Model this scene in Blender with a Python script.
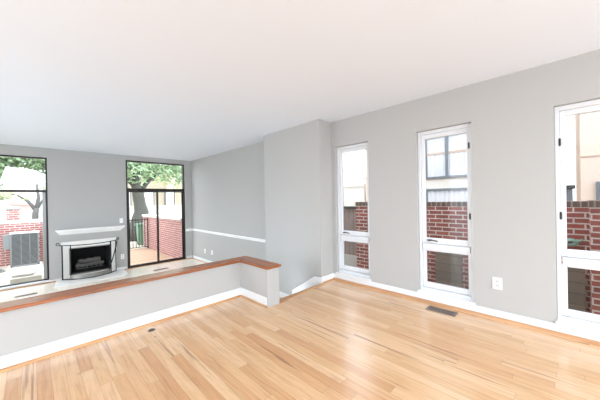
import bpy, bmesh, math, random
from mathutils import Vector, Matrix
random.seed(7)
S = bpy.context.scene
COL = S.collection
for o in list(bpy.data.objects):
    bpy.data.objects.remove(o)

# ------------------------------------------------------------------ camera
F_PX = 265.491
YAW, PITCH, ROLL, CAM_H = 0.7881, -0.0025, -0.0184, 1.25
cd = bpy.data.cameras.new('camera')
cam = bpy.data.objects.new('camera', cd)
COL.objects.link(cam)
cd.sensor_fit = 'HORIZONTAL'
cd.sensor_width = 36.0
cd.lens = F_PX / 600.0 * 36.0
cd.clip_start = 0.05
cd.clip_end = 200
fw = Vector((math.sin(YAW) * math.cos(PITCH), math.cos(YAW) * math.cos(PITCH), math.sin(PITCH)))
rt = Vector((math.cos(YAW), -math.sin(YAW), 0))
up = rt.cross(fw)
r2 = rt * math.cos(ROLL) + up * math.sin(ROLL)
u2 = -rt * math.sin(ROLL) + up * math.cos(ROLL)
m = Matrix((r2, u2, -fw)).transposed().to_4x4()
m.translation = (0, 0, CAM_H)
cam.matrix_world = m
S.camera = cam

# ------------------------------------------------------------------ world, light, exposure
w = bpy.data.worlds.new('overcast_sky')
S.world = w
w.use_nodes = True
bg = w.node_tree.nodes['Background']
bg.inputs['Color'].default_value = (0.84, 0.95, 1.055, 1)
bg.inputs['Strength'].default_value = 1.0
# overcast sky above the horizon, paler ground light below it
_nt = w.node_tree
_tc = _nt.nodes.new('ShaderNodeTexCoord')
_sp = _nt.nodes.new('ShaderNodeSeparateXYZ')
_nt.links.new(_tc.outputs['Generated'], _sp.inputs[0])
_mr = _nt.nodes.new('ShaderNodeMapRange')
_mr.inputs['From Min'].default_value = -0.08
_mr.inputs['From Max'].default_value = 0.12
_mr.inputs['To Min'].default_value = 0.95
_mr.inputs['To Max'].default_value = 1.75
_nt.links.new(_sp.outputs[2], _mr.inputs['Value'])
_nt.links.new(_mr.outputs[0], bg.inputs['Strength'])
S.view_settings.view_transform = 'Standard'
S.view_settings.look = 'None'
S.view_settings.gamma = 1
S.view_settings.use_curve_mapping = False
S.view_settings.exposure = 2.12

# ------------------------------------------------------------------ node helpers
def new_mat(name):
    mt = bpy.data.materials.new(name)
    mt.use_nodes = True
    nt = mt.node_tree
    return mt, nt, nt.nodes['Principled BSDF']

def lin(c):
    return tuple(((v / 255.0) / 12.92 if v / 255.0 <= 0.04045 else ((v / 255.0 + 0.055) / 1.055) ** 2.4) for v in c) + (1,)

def flat(name, rgb, rough=0.6, metal=0.0, bump=0.0, bscale=60.0, vary=0.0, spec=0.5):
    mt, nt, b = new_mat(name)
    b.inputs['Base Color'].default_value = lin(rgb)
    b.inputs['Roughness'].default_value = rough
    b.inputs['Metallic'].default_value = metal
    b.inputs['Specular IOR Level'].default_value = spec
    tc = nt.nodes.new('ShaderNodeTexCoord')
    n = nt.nodes.new('ShaderNodeTexNoise')
    n.inputs['Scale'].default_value = bscale
    n.inputs['Detail'].default_value = 4
    nt.links.new(tc.outputs['Object'], n.inputs['Vector'])
    if vary > 0:
        mx = nt.nodes.new('ShaderNodeMix'); mx.data_type = 'RGBA'
        c = lin(rgb)
        mx.inputs[6].default_value = tuple(v * (1 - vary) for v in c[:3]) + (1,)
        mx.inputs[7].default_value = tuple(min(1, v * (1 + vary)) for v in c[:3]) + (1,)
        nt.links.new(n.outputs['Fac'], mx.inputs[0])
        nt.links.new(mx.outputs[2], b.inputs['Base Color'])
    if bump > 0:
        bp = nt.nodes.new('ShaderNodeBump')
        bp.inputs['Strength'].default_value = bump
        bp.inputs['Distance'].default_value = 0.002
        nt.links.new(n.outputs['Fac'], bp.inputs['Height'])
        nt.links.new(bp.outputs['Normal'], b.inputs['Normal'])
    return mt

def mth(nt, op, a, b=None):
    n = nt.nodes.new('ShaderNodeMath'); n.operation = op
    for i, v in enumerate((a, b)):
        if v is None: continue
        if isinstance(v, (int, float)): n.inputs[i].default_value = v
        else: nt.links.new(v, n.inputs[i])
    return n.outputs[0]

def ramp(nt, fac, stops):
    r = nt.nodes.new('ShaderNodeValToRGB')
    e = r.color_ramp.elements
    while len(e) < len(stops): e.new(0.5)
    for i, (p, c) in enumerate(stops):
        e[i].position = p; e[i].color = c
    nt.links.new(fac, r.inputs['Fac'])
    return r.outputs['Color']

def mixc(nt, fac, a, b, mode='MIX'):
    n = nt.nodes.new('ShaderNodeMix'); n.data_type = 'RGBA'; n.blend_type = mode
    for i, v in ((0, fac), (6, a), (7, b)):
        if isinstance(v, (int, float)): n.inputs[i].default_value = v
        elif isinstance(v, tuple): n.inputs[i].default_value = v
        else: nt.links.new(v, n.inputs[i])
    return n.outputs[2]

def comb(nt, x, y, z=0.0):
    n = nt.nodes.new('ShaderNodeCombineXYZ')
    for i, v in enumerate((x, y, z)):
        if isinstance(v, (int, float)): n.inputs[i].default_value = v
        else: nt.links.new(v, n.inputs[i])
    return n.outputs[0]

def oak(name, grain=0.9, width=0.076, length=1.15, tones=None, streak=True, rough=0.32, flat_run=False, spec=0.5):
    mt, nt, b = new_mat(name)
    tc = nt.nodes.new('ShaderNodeTexCoord')
    sp = nt.nodes.new('ShaderNodeSeparateXYZ')
    nt.links.new(tc.outputs['Object'], sp.inputs[0])
    X, Y = sp.outputs[0], sp.outputs[1]
    xs = mth(nt, 'DIVIDE', X, width)
    row = mth(nt, 'FLOOR', xs)
    wr = nt.nodes.new('ShaderNodeTexWhiteNoise'); wr.noise_dimensions = '1D'
    nt.links.new(row, wr.inputs['W'])
    ys = mth(nt, 'ADD', mth(nt, 'DIVIDE', Y, length), mth(nt, 'MULTIPLY', wr.outputs['Value'], 7.3))
    col = mth(nt, 'FLOOR', ys)
    wn = nt.nodes.new('ShaderNodeTexWhiteNoise'); wn.noise_dimensions = '2D'
    nt.links.new(comb(nt, row, col), wn.inputs['Vector'])
    pid = wn.outputs['Value']
    base = ramp(nt, pid, tones)
    # grain: noise stretched along the plank, shifted per plank
    gv = comb(nt, mth(nt, 'MULTIPLY', X, 42), mth(nt, 'ADD', mth(nt, 'MULTIPLY', Y, 2.2), mth(nt, 'MULTIPLY', pid, 40)), mth(nt, 'MULTIPLY', pid, 17))
    g = nt.nodes.new('ShaderNodeTexNoise'); g.inputs['Scale'].default_value = 1.0
    g.inputs['Detail'].default_value = 6; g.inputs['Roughness'].default_value = 0.65
    g.inputs['Distortion'].default_value = 0.6
    nt.links.new(gv, g.inputs['Vector'])
    gcol = ramp(nt, g.outputs['Fac'], [(0.25, (0.60, 0.47, 0.35, 1)), (0.42, (0.88, 0.82, 0.75, 1)), (0.55, (0.98, 0.96, 0.94, 1)), (0.8, (1.06, 1.06, 1.06, 1))])
    c = mixc(nt, grain, base, gcol, 'MULTIPLY')
    # cathedral figure: wavy rings
    wv = nt.nodes.new('ShaderNodeTexWave'); wv.wave_type = 'RINGS'; wv.rings_direction = 'SPHERICAL'
    wv.inputs['Scale'].default_value = 1.6; wv.inputs['Distortion'].default_value = 5.0
    wv.inputs['Detail'].default_value = 3; wv.inputs['Detail Scale'].default_value = 1.2
    nt.links.new(comb(nt, mth(nt, 'MULTIPLY', X, 9), mth(nt, 'ADD', mth(nt, 'MULTIPLY', Y, 1.1), mth(nt, 'MULTIPLY', pid, 31)), mth(nt, 'MULTIPLY', pid, 13)), wv.inputs['Vector'])
    c = mixc(nt, 0.12, c, ramp(nt, wv.outputs['Fac'], [(0.0, (0.72, 0.62, 0.5, 1)), (0.35, (1, 1, 1, 1)), (1.0, (1, 1, 1, 1))]), 'MULTIPLY')
    if streak:
        s = nt.nodes.new('ShaderNodeTexNoise'); s.inputs['Scale'].default_value = 1.0; s.inputs['Detail'].default_value = 5
        s.inputs['Distortion'].default_value = 0.25
        nt.links.new(comb(nt, mth(nt, 'MULTIPLY', X, 24), mth(nt, 'ADD', mth(nt, 'MULTIPLY', Y, 0.9), mth(nt, 'MULTIPLY', pid, 77)), 3.1), s.inputs['Vector'])
        sel = mth(nt, 'GREATER_THAN', wn.outputs['Value'], 0.62)
        sf = ramp(nt, s.outputs['Fac'], [(0.0, (0, 0, 0, 1)), (0.60, (0, 0, 0, 1)), (0.68, (1, 1, 1, 1))])
        sfm = mth(nt, 'MULTIPLY', mth(nt, 'MULTIPLY', sf, sel), 0.75)
        c = mixc(nt, sfm, c, lin((138, 88, 48)))
        # knots
        vo = nt.nodes.new('ShaderNodeTexVoronoi'); vo.inputs['Scale'].default_value = 1.0
        nt.links.new(comb(nt, mth(nt, 'MULTIPLY', X, 3.4), mth(nt, 'MULTIPLY', Y, 2.3)), vo.inputs['Vector'])
        kf = ramp(nt, vo.outputs['Distance'], [(0.0, (1, 1, 1, 1)), (0.022, (0.9, 0.9, 0.9, 1)), (0.05, (0, 0, 0, 1))])
        c = mixc(nt, mth(nt, 'MULTIPLY', kf, 0.75), c, lin((84, 48, 25)))
    # seams
    fx = mth(nt, 'FRACT', xs); fy = mth(nt, 'FRACT', ys)
    ex = mth(nt, 'MINIMUM', fx, mth(nt, 'SUBTRACT', 1.0, fx))
    ey = mth(nt, 'MULTIPLY', mth(nt, 'MINIMUM', fy, mth(nt, 'SUBTRACT', 1.0, fy)), length / width)
    ed = mth(nt, 'MINIMUM', ex, ey)
    sm = ramp(nt, ed, [(0.0, (1, 1, 1, 1)), (0.012, (1, 1, 1, 1)), (0.03, (0, 0, 0, 1))])
    c = mixc(nt, mth(nt, 'MULTIPLY', sm, 0.32), c, lin((120, 76, 42)))
    nt.links.new(c, b.inputs['Base Color'])
    b.inputs['Roughness'].default_value = rough
    b.inputs['Specular IOR Level'].default_value = spec
    b.inputs['Coat Weight'].default_value = 1.0
    b.inputs['Coat IOR'].default_value = 1.6
    b.inputs['Coat Roughness'].default_value = 0.2
    nt.links.new(ramp(nt, g.outputs['Fac'], [(0.0, (rough + .1,) * 3 + (1,)), (1.0, (rough - .04,) * 3 + (1,))]), b.inputs['Roughness'])
    bp = nt.nodes.new('ShaderNodeBump'); bp.inputs['Strength'].default_value = 0.25; bp.inputs['Distance'].default_value = 0.001
    nt.links.new(mth(nt, 'SUBTRACT', g.outputs['Fac'], sm), bp.inputs['Height'])
    nt.links.new(bp.outputs['Normal'], b.inputs['Normal'])
    return mt

def solid_wood(name, dark, light, axis='Y', rough=0.3, scale=30):
    mt, nt, b = new_mat(name)
    tc = nt.nodes.new('ShaderNodeTexCoord')
    mp = nt.nodes.new('ShaderNodeMapping')
    sc = [scale, scale, scale]; sc['XYZ'.index(axis)] = scale * 0.06
    mp.inputs['Scale'].default_value = sc
    nt.links.new(tc.outputs['Object'], mp.inputs['Vector'])
    n = nt.nodes.new('ShaderNodeTexNoise'); n.inputs['Scale'].default_value = 1; n.inputs['Detail'].default_value = 5
    n.inputs['Distortion'].default_value = 0.5
    nt.links.new(mp.outputs[0], n.inputs['Vector'])
    nt.links.new(ramp(nt, n.outputs['Fac'], [(0.3, lin(dark)), (0.7, lin(light))]), b.inputs['Base Color'])
    b.inputs['Roughness'].default_value = rough
    return mt

def brick(name, c1, c2, mortar, dark=0.0, bw=0.2, bh=0.0677, ms=0.009):
    mt, nt, b = new_mat(name)
    tc = nt.nodes.new('ShaderNodeTexCoord')
    sp = nt.nodes.new('ShaderNodeSeparateXYZ')
    nt.links.new(tc.outputs['Object'], sp.inputs[0])
    v = comb(nt, mth(nt, 'ADD', sp.outputs[0], sp.outputs[1]), sp.outputs[2])
    br = nt.nodes.new('ShaderNodeTexBrick')
    br.inputs['Scale'].default_value = 1.0
    br.inputs['Brick Width'].default_value = bw
    br.inputs['Row Height'].default_value = bh
    br.inputs['Mortar Size'].default_value = ms
    br.inputs['Mortar Smooth'].default_value = 0.15
    br.inputs['Bias'].default_value = 0.0
    br.inputs['Color1'].default_value = lin(c1)
    br.inputs['Color2'].default_value = lin(c2)
    br.inputs['Mortar'].default_value = lin(mortar)
    nt.links.new(v, br.inputs['Vector'])
    n = nt.nodes.new('ShaderNodeTexNoise'); n.inputs['Scale'].default_value = 9; n.inputs['Detail'].default_value = 5
    nt.links.new(tc.outputs['Object'], n.inputs['Vector'])
    c = mixc(nt, 0.5, br.outputs['Color'], ramp(nt, n.outputs['Fac'], [(0.3, (0.62, 0.6, 0.6, 1)), (0.7, (1.1, 1.08, 1.05, 1))]), 'MULTIPLY')
    nt.links.new(c, b.inputs['Base Color'])
    b.inputs['Roughness'].default_value = 0.9
    bp = nt.nodes.new('ShaderNodeBump'); bp.inputs['Strength'].default_value = 0.6; bp.inputs['Distance'].default_value = 0.006
    bp.invert = True
    nt.links.new(br.outputs['Fac'], bp.inputs['Height'])
    nt.links.new(bp.outputs['Normal'], b.inputs['Normal'])
    return mt

def boards(name, c1, c2, gap, pitch=0.14, axis=0, rough=0.7):
    """timber boards laid side by side along one object axis"""
    mt, nt, b = new_mat(name)
    tc = nt.nodes.new('ShaderNodeTexCoord')
    sp = nt.nodes.new('ShaderNodeSeparateXYZ')
    nt.links.new(tc.outputs['Object'], sp.inputs[0])
    s = mth(nt, 'DIVIDE', sp.outputs[axis], pitch)
    wn = nt.nodes.new('ShaderNodeTexWhiteNoise'); wn.noise_dimensions = '1D'
    nt.links.new(mth(nt, 'FLOOR', s), wn.inputs['W'])
    c = mixc(nt, wn.outputs['Value'], lin(c1), lin(c2))
    n = nt.nodes.new('ShaderNodeTexNoise'); n.inputs['Scale'].default_value = 6; n.inputs['Detail'].default_value = 5
    nt.links.new(tc.outputs['Object'], n.inputs['Vector'])
    c = mixc(nt, 0.5, c, ramp(nt, n.outputs['Fac'], [(0.3, (0.75, 0.74, 0.72, 1)), (0.7, (1.1, 1.1, 1.1, 1))]), 'MULTIPLY')
    f = mth(nt, 'FRACT', s)
    c = mixc(nt, mth(nt, 'LESS_THAN', f, 0.07), c, lin(gap))
    nt.links.new(c, b.inputs['Base Color'])
    b.inputs['Roughness'].default_value = rough
    return mt

def glass(name, tint=(1, 1, 1, 1), refl=0.08):
    mt = bpy.data.materials.new(name); mt.use_nodes = True
    nt = mt.node_tree; nt.nodes.clear()
    out = nt.nodes.new('ShaderNodeOutputMaterial')
    tr = nt.nodes.new('ShaderNodeBsdfTransparent'); tr.inputs['Color'].default_value = tint
    gl = nt.nodes.new('ShaderNodeBsdfGlossy'); gl.inputs['Roughness'].default_value = 0.02
    fr = nt.nodes.new('ShaderNodeFresnel'); fr.inputs['IOR'].default_value = 1.45
    mx = nt.nodes.new('ShaderNodeMixShader')
    geo = nt.nodes.new('ShaderNodeNewGeometry')
    nt.links.new(mth(nt, 'MULTIPLY', fr.outputs[0], mth(nt, 'SUBTRACT', 1.0, geo.outputs['Backfacing'])), mx.inputs[0])
    nt.links.new(tr.outputs[0], mx.inputs[1]); nt.links.new(gl.outputs[0], mx.inputs[2])
    nt.links.new(mx.outputs[0], out.inputs[0])
    return mt

# ------------------------------------------------------------------ materials
M = {}
M['wall'] = flat('grey_wall_paint', (181, 179, 176), 0.75, bump=0.12, bscale=220)
M['ceil'] = flat('white_ceiling_paint', (229, 235, 244), 0.85, bump=0.1, bscale=150)
M['trim'] = flat('white_trim_paint', (230, 230, 230), 0.35, bump=0.03)
M['trim_lit'] = flat('white_trim_lit', (250, 250, 248), 0.3)  # trim white raised to stand in for missing sunlight in the living area
M['vinyl'] = flat('white_window_vinyl', (222, 223, 225), 0.3, bump=0.02)
M['oak'] = oak('oak_strip_floor', tones=[(0.0, lin((210, 158, 107))), (0.15, lin((220, 172, 122))), (0.55, lin((227, 183, 135))), (0.9, lin((234, 195, 150))), (1.0, lin((218, 168, 117)))])
M['oak_daylit'] = oak('pale_daylit_oak_floor', grain=0.35, tones=[(0.0, lin((242, 228, 210))), (0.5, lin((248, 238, 224))), (1.0, lin((244, 232, 216)))], streak=False, rough=0.3)  # same oak, tones paled to carry the daylight washing the sunken floor
M['oak_shoe'] = solid_wood('oak_shoe_moulding', (178, 128, 86), (208, 160, 118), 'Y', 0.4, 40)
M['oak_nose'] = solid_wood('oak_nosing', (176, 120, 72), (214, 164, 114), 'X', 0.35, 40)
M['cap'] = solid_wood('cherry_stained_cap', (128, 72, 37), (174, 101, 54), 'X', 0.25, 26)
M['cap2'] = solid_wood('cherry_stained_cap_return', (128, 72, 37), (174, 101, 54), 'Y', 0.25, 26)
M['bronze'] = flat('dark_bronze_aluminium', (44, 38, 35), 0.4, 0.3)
M['iron'] = flat('black_wrought_iron', (34, 33, 33), 0.5, 0.6)
M['hinge'] = flat('dark_bronze_hardware', (58, 54, 52), 0.35, 0.8)
M['silver'] = flat('grey_aluminium', (150, 150, 148), 0.4, 0.5)
M['vent'] = flat('brown_bronze_register', (134, 118, 108), 0.4, 0.5)
M['black'] = flat('soot_black_brick', (24, 24, 23), 0.9, bump=0.5, bscale=30, vary=0.4)
M['dark'] = flat('black_shade', (12, 12, 12), 0.9)
M['stone'] = flat('pale_grey_marble', (242, 239, 234), 0.3, vary=0.1, bscale=5)
M['steel'] = flat('brushed_steel_fender', (150, 148, 142), 0.3, 0.7, vary=0.25, bscale=9)
M['log'] = flat('charred_grey_log', (108, 105, 100), 0.9, bump=0.8, bscale=40, vary=0.4)
M['brick'] = brick('red_brick', (186, 104, 90), (154, 88, 80), (236, 224, 214))
M['brick_pink'] = brick('weathered_pink_brick', (168, 104, 98), (146, 86, 84), (200, 182, 174))
M['coping'] = flat('pale_limestone_coping', (214, 208, 198), 0.85, bump=0.3, vary=0.06, bscale=6)
M['brick_cap'] = brick('dark_brick_coping', (136, 108, 94), (112, 92, 82), (170, 158, 146), bw=0.075, bh=0.2)
M['deck'] = boards('tan_deck_boards', (168, 136, 110), (186, 154, 128), (110, 78, 58), 0.14, 1)
M['pave'] = flat('pale_patio_paving', (178, 168, 150), 0.9, bump=0.4, vary=0.22, bscale=2.5)
M['concrete'] = flat('alley_concrete', (196, 190, 182), 0.9, bump=0.4, vary=0.1, bscale=3)
M['ac'] = flat('grey_painted_steel', (130, 131, 132), 0.45, 0.1)
M['ac_dark'] = flat('condenser_coil', (72, 76, 80), 0.6, 0.3)
M['ac_top'] = flat('light_grey_condenser_lid', (206, 207, 207), 0.4, 0.1)
M['bin'] = flat('green_plastic_bin', (84, 118, 94), 0.45)
M['hose'] = flat('pale_green_hose', (156, 190, 170), 0.4)
M['bark'] = flat('grey_brown_bark', (76, 74, 68), 0.9, bump=0.9, bscale=14, vary=0.3)
M['leaf'] = flat('green_leaves', (132, 154, 114), 0.6, vary=0.45, bscale=2.2)
M['leaf2'] = flat('yellow_green_leaves', (176, 186, 134), 0.6, vary=0.35, bscale=2.2)
M['cream'] = flat('cream_stucco', (226, 218, 206), 0.9, bump=0.3, vary=0.03, bscale=3)
M['beige'] = flat('beige_stucco', (184, 170, 152), 0.9, bump=0.3, vary=0.08, bscale=2)
M['peach'] = flat('peach_stucco', (222, 200, 182), 0.9, bump=0.3, vary=0.03, bscale=3)
M['white_house'] = flat('white_siding', (226, 226, 224), 0.8, vary=0.03)
M['pink_house'] = flat('pale_pink_rendered_wall', (200, 170, 162), 0.9, vary=0.06, bscale=4)
M['roof'] = flat('grey_roof_shingle', (150, 146, 142), 0.9, vary=0.2)
M['frame_grey'] = flat('grey_window_frame', (112, 116, 120), 0.5)
M['curtain'] = flat('white_curtain', (214, 214, 216), 0.9)
M['rail'] = flat('tan_curtain_rail', (190, 166, 148), 0.7)
M['fence_wood'] = boards('weathered_fence_boards', (158, 136, 128), (178, 156, 146), (96, 82, 78), 0.11, 1)
M['fence_panel'] = boards('taupe_storage_boards', (128, 116, 104), (144, 130, 116), (98, 88, 78), 0.13, 2)
M['glass'] = glass('window_glass', (.66, .66, .66, 1))
M['glass_far'] = glass('patio_glass', (0.88, 0.88, 0.87, 1))
M['plastic'] = flat('white_plate_plastic', (216, 215, 211), 0.35)
M['slot'] = flat('dark_slot', (70, 68, 66), 0.6)
M['stoneslab'] = flat('rough_grey_stone', (186, 180, 170), 0.9, bump=0.8, vary=0.2, bscale=7)

# ------------------------------------------------------------------ mesh helpers
class MB:
    def __init__(self):
        self.b = bmesh.new()
    def box(self, x0, x1, y0, y1, z0, z1, bev=0.0, rot=None, piv=None):
        r = bmesh.ops.create_cube(self.b, size=1)
        vs = r['verts']
        for v in vs:
            v.co = Vector(((x0 + x1) / 2 + v.co.x * (x1 - x0), (y0 + y1) / 2 + v.co.y * (y1 - y0), (z0 + z1) / 2 + v.co.z * (z1 - z0)))
        if rot is not None:
            p = Vector(piv) if piv else Vector(((x0 + x1) / 2, (y0 + y1) / 2, (z0 + z1) / 2))
            for v in vs: v.co = rot @ (v.co - p) + p
        if bev > 0:
            es = list({e for v in vs for e in v.link_edges})
            bmesh.ops.bevel(self.b, geom=es, offset=bev, segments=2, affect='EDGES', profile=0.5)
        return self
    def prism(self, prof, axis, a0, a1):
        """closed 2-D profile swept along an axis; prof in the other two axes, in xyz order"""
        rings = []
        for a in (a0, a1):
            ring = []
            for p in prof:
                c = list(p); c.insert('XYZ'.index(axis), a)
                ring.append(self.b.verts.new(c))
            rings.append(ring)
        n = len(prof)
        for i in range(n):
            self.b.faces.new((rings[0][i], rings[0][(i + 1) % n], rings[1][(i + 1) % n], rings[1][i]))
        self.b.faces.new(rings[0]); self.b.faces.new(rings[1][::-1])
        return self
    def tube(self, pts, rad, seg=8, closed=False):
        pts = [Vector(p) for p in pts]
        rads = rad if isinstance(rad, (list, tuple)) else [rad] * len(pts)
        rings = []
        up0 = Vector((0.137, 0.211, 0.967)).normalized()
        for i, p in enumerate(pts):
            if closed: d = pts[(i + 1) % len(pts)] - pts[i - 1]
            else: d = pts[min(i + 1, len(pts) - 1)] - pts[max(i - 1, 0)]
            d.normalize()
            u = up0 if abs(d.dot(up0)) < 0.95 else Vector((1, 0, 0))
            a = d.cross(u).normalized(); c = d.cross(a)
            rings.append([self.b.verts.new(p + (a * math.cos(2 * math.pi * k / seg) + c * math.sin(2 * math.pi * k / seg)) * rads[i]) for k in range(seg)])
        n = len(rings)
        for i in range(n if closed else n - 1):
            A, B = rings[i], rings[(i + 1) % n]
            for k in range(seg):
                self.b.faces.new((A[k], A[(k + 1) % seg], B[(k + 1) % seg], B[k]))
        if not closed:
            self.b.faces.new(rings[0][::-1]); self.b.faces.new(rings[-1])
        return self
    def lathe(self, prof, c, seg=24):
        rings = []
        for r, z in prof:
            rings.append([self.b.verts.new((c[0] + r * math.cos(2 * math.pi * k / seg), c[1] + r * math.sin(2 * math.pi * k / seg), c[2] + z)) for k in range(seg)])
        for A, B in zip(rings, rings[1:]):
            for k in range(seg): self.b.faces.new((A[k], A[(k + 1) % seg], B[(k + 1) % seg], B[k]))
        self.b.faces.new(rings[0][::-1]); self.b.faces.new(rings[-1])
        return self
    def grid(self, us, zs, holes, place, d0, d1):
        """solid slab with rectangular holes; place(u, d, z) -> point"""
        nu, nz = len(us) - 1, len(zs) - 1
        def solid(i, j):
            if i < 0 or j < 0 or i >= nu or j >= nz: return False
            cu, cz = (us[i] + us[i + 1]) / 2, (zs[j] + zs[j + 1]) / 2
            return not any(h[0] < cu < h[1] and h[2] < cz < h[3] for h in holes)
        def q(a, b_, c, d): self.b.faces.new([self.b.verts.new(place(*p)) for p in (a, b_, c, d)])
        for i in range(nu):
            for j in range(nz):
                if not solid(i, j): continue
                u0, u1, z0, z1 = us[i], us[i + 1], zs[j], zs[j + 1]
                q((u0, d0, z0), (u1, d0, z0), (u1, d0, z1), (u0, d0, z1))
                q((u0, d1, z0), (u0, d1, z1), (u1, d1, z1), (u1, d1, z0))
                if not solid(i - 1, j): q((u0, d0, z0), (u0, d0, z1), (u0, d1, z1), (u0, d1, z0))
                if not solid(i + 1, j): q((u1, d0, z0), (u1, d1, z0), (u1, d1, z1), (u1, d0, z1))
                if not solid(i, j - 1): q((u0, d0, z0), (u0, d1, z0), (u1, d1, z0), (u1, d0, z0))
                if not solid(i, j + 1): q((u0, d0, z1), (u1, d0, z1), (u1, d1, z1), (u0, d1, z1))
        bmesh.ops.remove_doubles(self.b, verts=self.b.verts, dist=1e-5)
        return self
    def build(self, name, mat, parent=None, origin=None, smooth=False):
        o0 = Vector(origin) if origin is not None else Vector((0, 0, 0))
        if parent is not None: o0 = parent['_o'] if False else WORLD[parent.name]
        bmesh.ops.translate(self.b, verts=self.b.verts, vec=-o0)
        bmesh.ops.recalc_face_normals(self.b, faces=self.b.faces)
        me = bpy.data.meshes.new(name); self.b.to_mesh(me); self.b.free()
        me.materials.append(mat)
        if smooth:
            for p in me.polygons: p.use_smooth = True
        o = bpy.data.objects.new(name, me); COL.objects.link(o)
        if parent is not None: o.parent = parent
        else: o.location = o0
        WORLD[o.name] = o0.copy()
        return o

WORLD = {}
def tag(o, label=None, cat=None, group=None, kind=None):
    if label: o['label'] = label
    if cat: o['category'] = cat
    if group: o['group'] = group
    if kind: o['kind'] = kind
    return o
def thing(name, loc, label=None, cat=None, group=None, kind=None):
    o = bpy.data.objects.new(name, None); COL.objects.link(o)
    o.empty_display_size = 0.1
    o.location = loc; WORLD[o.name] = Vector(loc)
    return tag(o, label, cat, group, kind)
def struct(name, mb, mat, **k):
    return tag(mb.build(name, mat, **k), kind='structure')

# ------------------------------------------------------------------ dimensions (metres, camera above the origin)
XR = 3.295      # window wall
XC = 3.002      # stair-side wall face
YC = 2.565      # its near face
YCE = 3.90      # its far end
YH0, YH1 = 3.025, 3.165      # long low wall
XH0, XH1 = 1.915, 2.075      # short leg of the low wall
YE = 2.46       # end of the low wall and top step edge
YF = 7.788      # fireplace wall
ZC = 2.436
ZS = -0.425     # sunken floor
ZCAP = 0.442
XL, YB = -2.6, -2.9          # extents of what is built behind the view

# ------------------------------------------------------------------ structure
mb = MB()
mb.prism([(XL, YB), (XR + .05, YB), (XR + .05, YC), (XC, YC), (XC, YE + .06), (XH1, YE + .06), (XH1, YH1), (XL, YH1)], 'Z', -0.12, 0.0)
struct('floor', mb, M['oak'])
mb = MB().box(XL, XR + .05, YH1 - .02, YF + .02, ZS - .12, ZS)
struct('floor_sunken', mb, M['oak_daylit'])
mb = MB().box(XL, XR + .25, YB, YF + .25, ZC, ZC + .16)
struct('ceiling', mb, M['ceil'])

# window wall: three tall openings
WIN = [(1.924, 2.500), (0.692, 1.268), (-0.520, 0.056)]
ZW0, ZW1 = 0.105, 2.043
us = sorted({YB, YC} | {v for p in WIN for v in p})
mb = MB().grid(us, [-0.62, ZW0, ZW1, ZC], [(a, b, ZW0, ZW1) for a, b in WIN], lambda u, d, z: (d, u, z), XR, XR + .2)
struct('wall_right', mb, M['wall'])
mb = MB().box(XC, XR + .2, YC, YCE, -0.62, ZC)
struct('wall_stair', mb, M['wall'])
mb = MB().box(XR, XR + .2, YCE, YF + .2, -0.62, ZC)
struct('wall_living', mb, M['wall'])
# fireplace wall
FW = (-1.35, 0.222, -0.375, 2.237)     # far window opening
FD = (1.652, 3.102, ZS, 2.32)          # sliding door opening
FB = (0.545, 1.30, -0.325, 0.25)         # firebox
us = sorted({XL, FW[0], FW[1], FB[0], FB[1], FD[0], FD[1], XR})
mb = MB().grid(us, [-0.62, ZS, FW[2], FB[2], FB[3], FW[3], FD[3], ZC], [FW, FD, FB], lambda u, d, z: (u, d, z), YF, YF + .2)
struct('wall_far', mb, M['wall'])
struct('wall_left_unseen', MB().grid([YB, .2, 2.6, 3.6, 5.6, YF + .2], [-0.62, ZS, 0.0, 2.2, ZC], [(.2, 2.6, 0, 2.2), (3.6, 5.6, ZS, 2.2)], lambda u, d, z: (d, u, z), XL - .2, XL), M['wall'])  # unseen wall added off view, its openings shaped to balance the daylight
# low wall between the levels
mb = MB()
mb.prism([(XL, YH0), (XH0, YH0), (XH0, YE), (XH1, YE), (XH1, YH1), (XL, YH1)], 'Z', ZS, ZCAP)
struct('wall_low', mb, M['wall'])
# stained cap, mitred at the corner
OV = 0.03
mb = MB().prism([(XL, YH0 - OV), (XH0 - OV, YH0 - OV), (XH1 + OV, YH1 + OV), (XL, YH1 + OV)], 'Z', ZCAP, ZCAP + .03)
cap = struct('trim_1', mb, M['cap'])
mb = MB().prism([(XH0 - OV, YH0 - OV), (XH0 - OV, YE - OV), (XH1 + OV, YE - OV), (XH1 + OV, YH1 + OV)], 'Z', ZCAP, ZCAP + .03)
cap2 = struct('trim_2', mb, M['cap2'])
for c in (cap, cap2):
    bv = c.modifiers.new('bevel', 'BEVEL'); bv.width = 0.006; bv.segments = 2
# little oak return by the wall end and the landing nosing
mb = MB().prism([(XH1, YE - .03), (XH1 + .1, YE - .02), (XH1 + .2, YE + .03), (XC, YE + .035), (XC, YE + .09), (XH1, YE + .09)], 'Z', -0.03, 0.006)
struct('trim_3', mb, M['oak_nose'])

def base_profile(face, s, z0, h=0.085, t=0.014):
    """baseboard section standing off a wall face; s = +1/-1 is the side it stands on"""
    return [(face, z0), (face + s * t, z0), (face + s * t, z0 + h - .012), (face + s * .005, z0 + h), (face, z0 + h)]
def shoe_profile(face, s, z0, r=0.018):
    f = face + s * 0.014
    return [(f, z0), (f + s * r, z0), (f + s * r * .86, z0 + r * .5), (f + s * r * .5, z0 + r * .86), (f, z0 + r)]
def baseboard(name, axis, face, s, a0, a1, z0, h=0.085, shoe=True, r=.018):
    o = struct(name, MB().prism(base_profile(face, s, z0, h), axis, a0, a1), M['trim'])
    if shoe:
        struct(name.replace('baseboard', 'trim_shoe'), MB().prism(shoe_profile(face, s, z0, r), axis, a0, a1), M['oak_shoe'] if axis == 'Y' else M['oak_nose'])
    return o
baseboard('baseboard_right', 'Y', XR, -1, YB + .01, YC, 0, 0.092, r=.03)
baseboard('baseboard_corner', 'X', YC, -1, XC, XR - .014, 0, 0.092)
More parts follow.
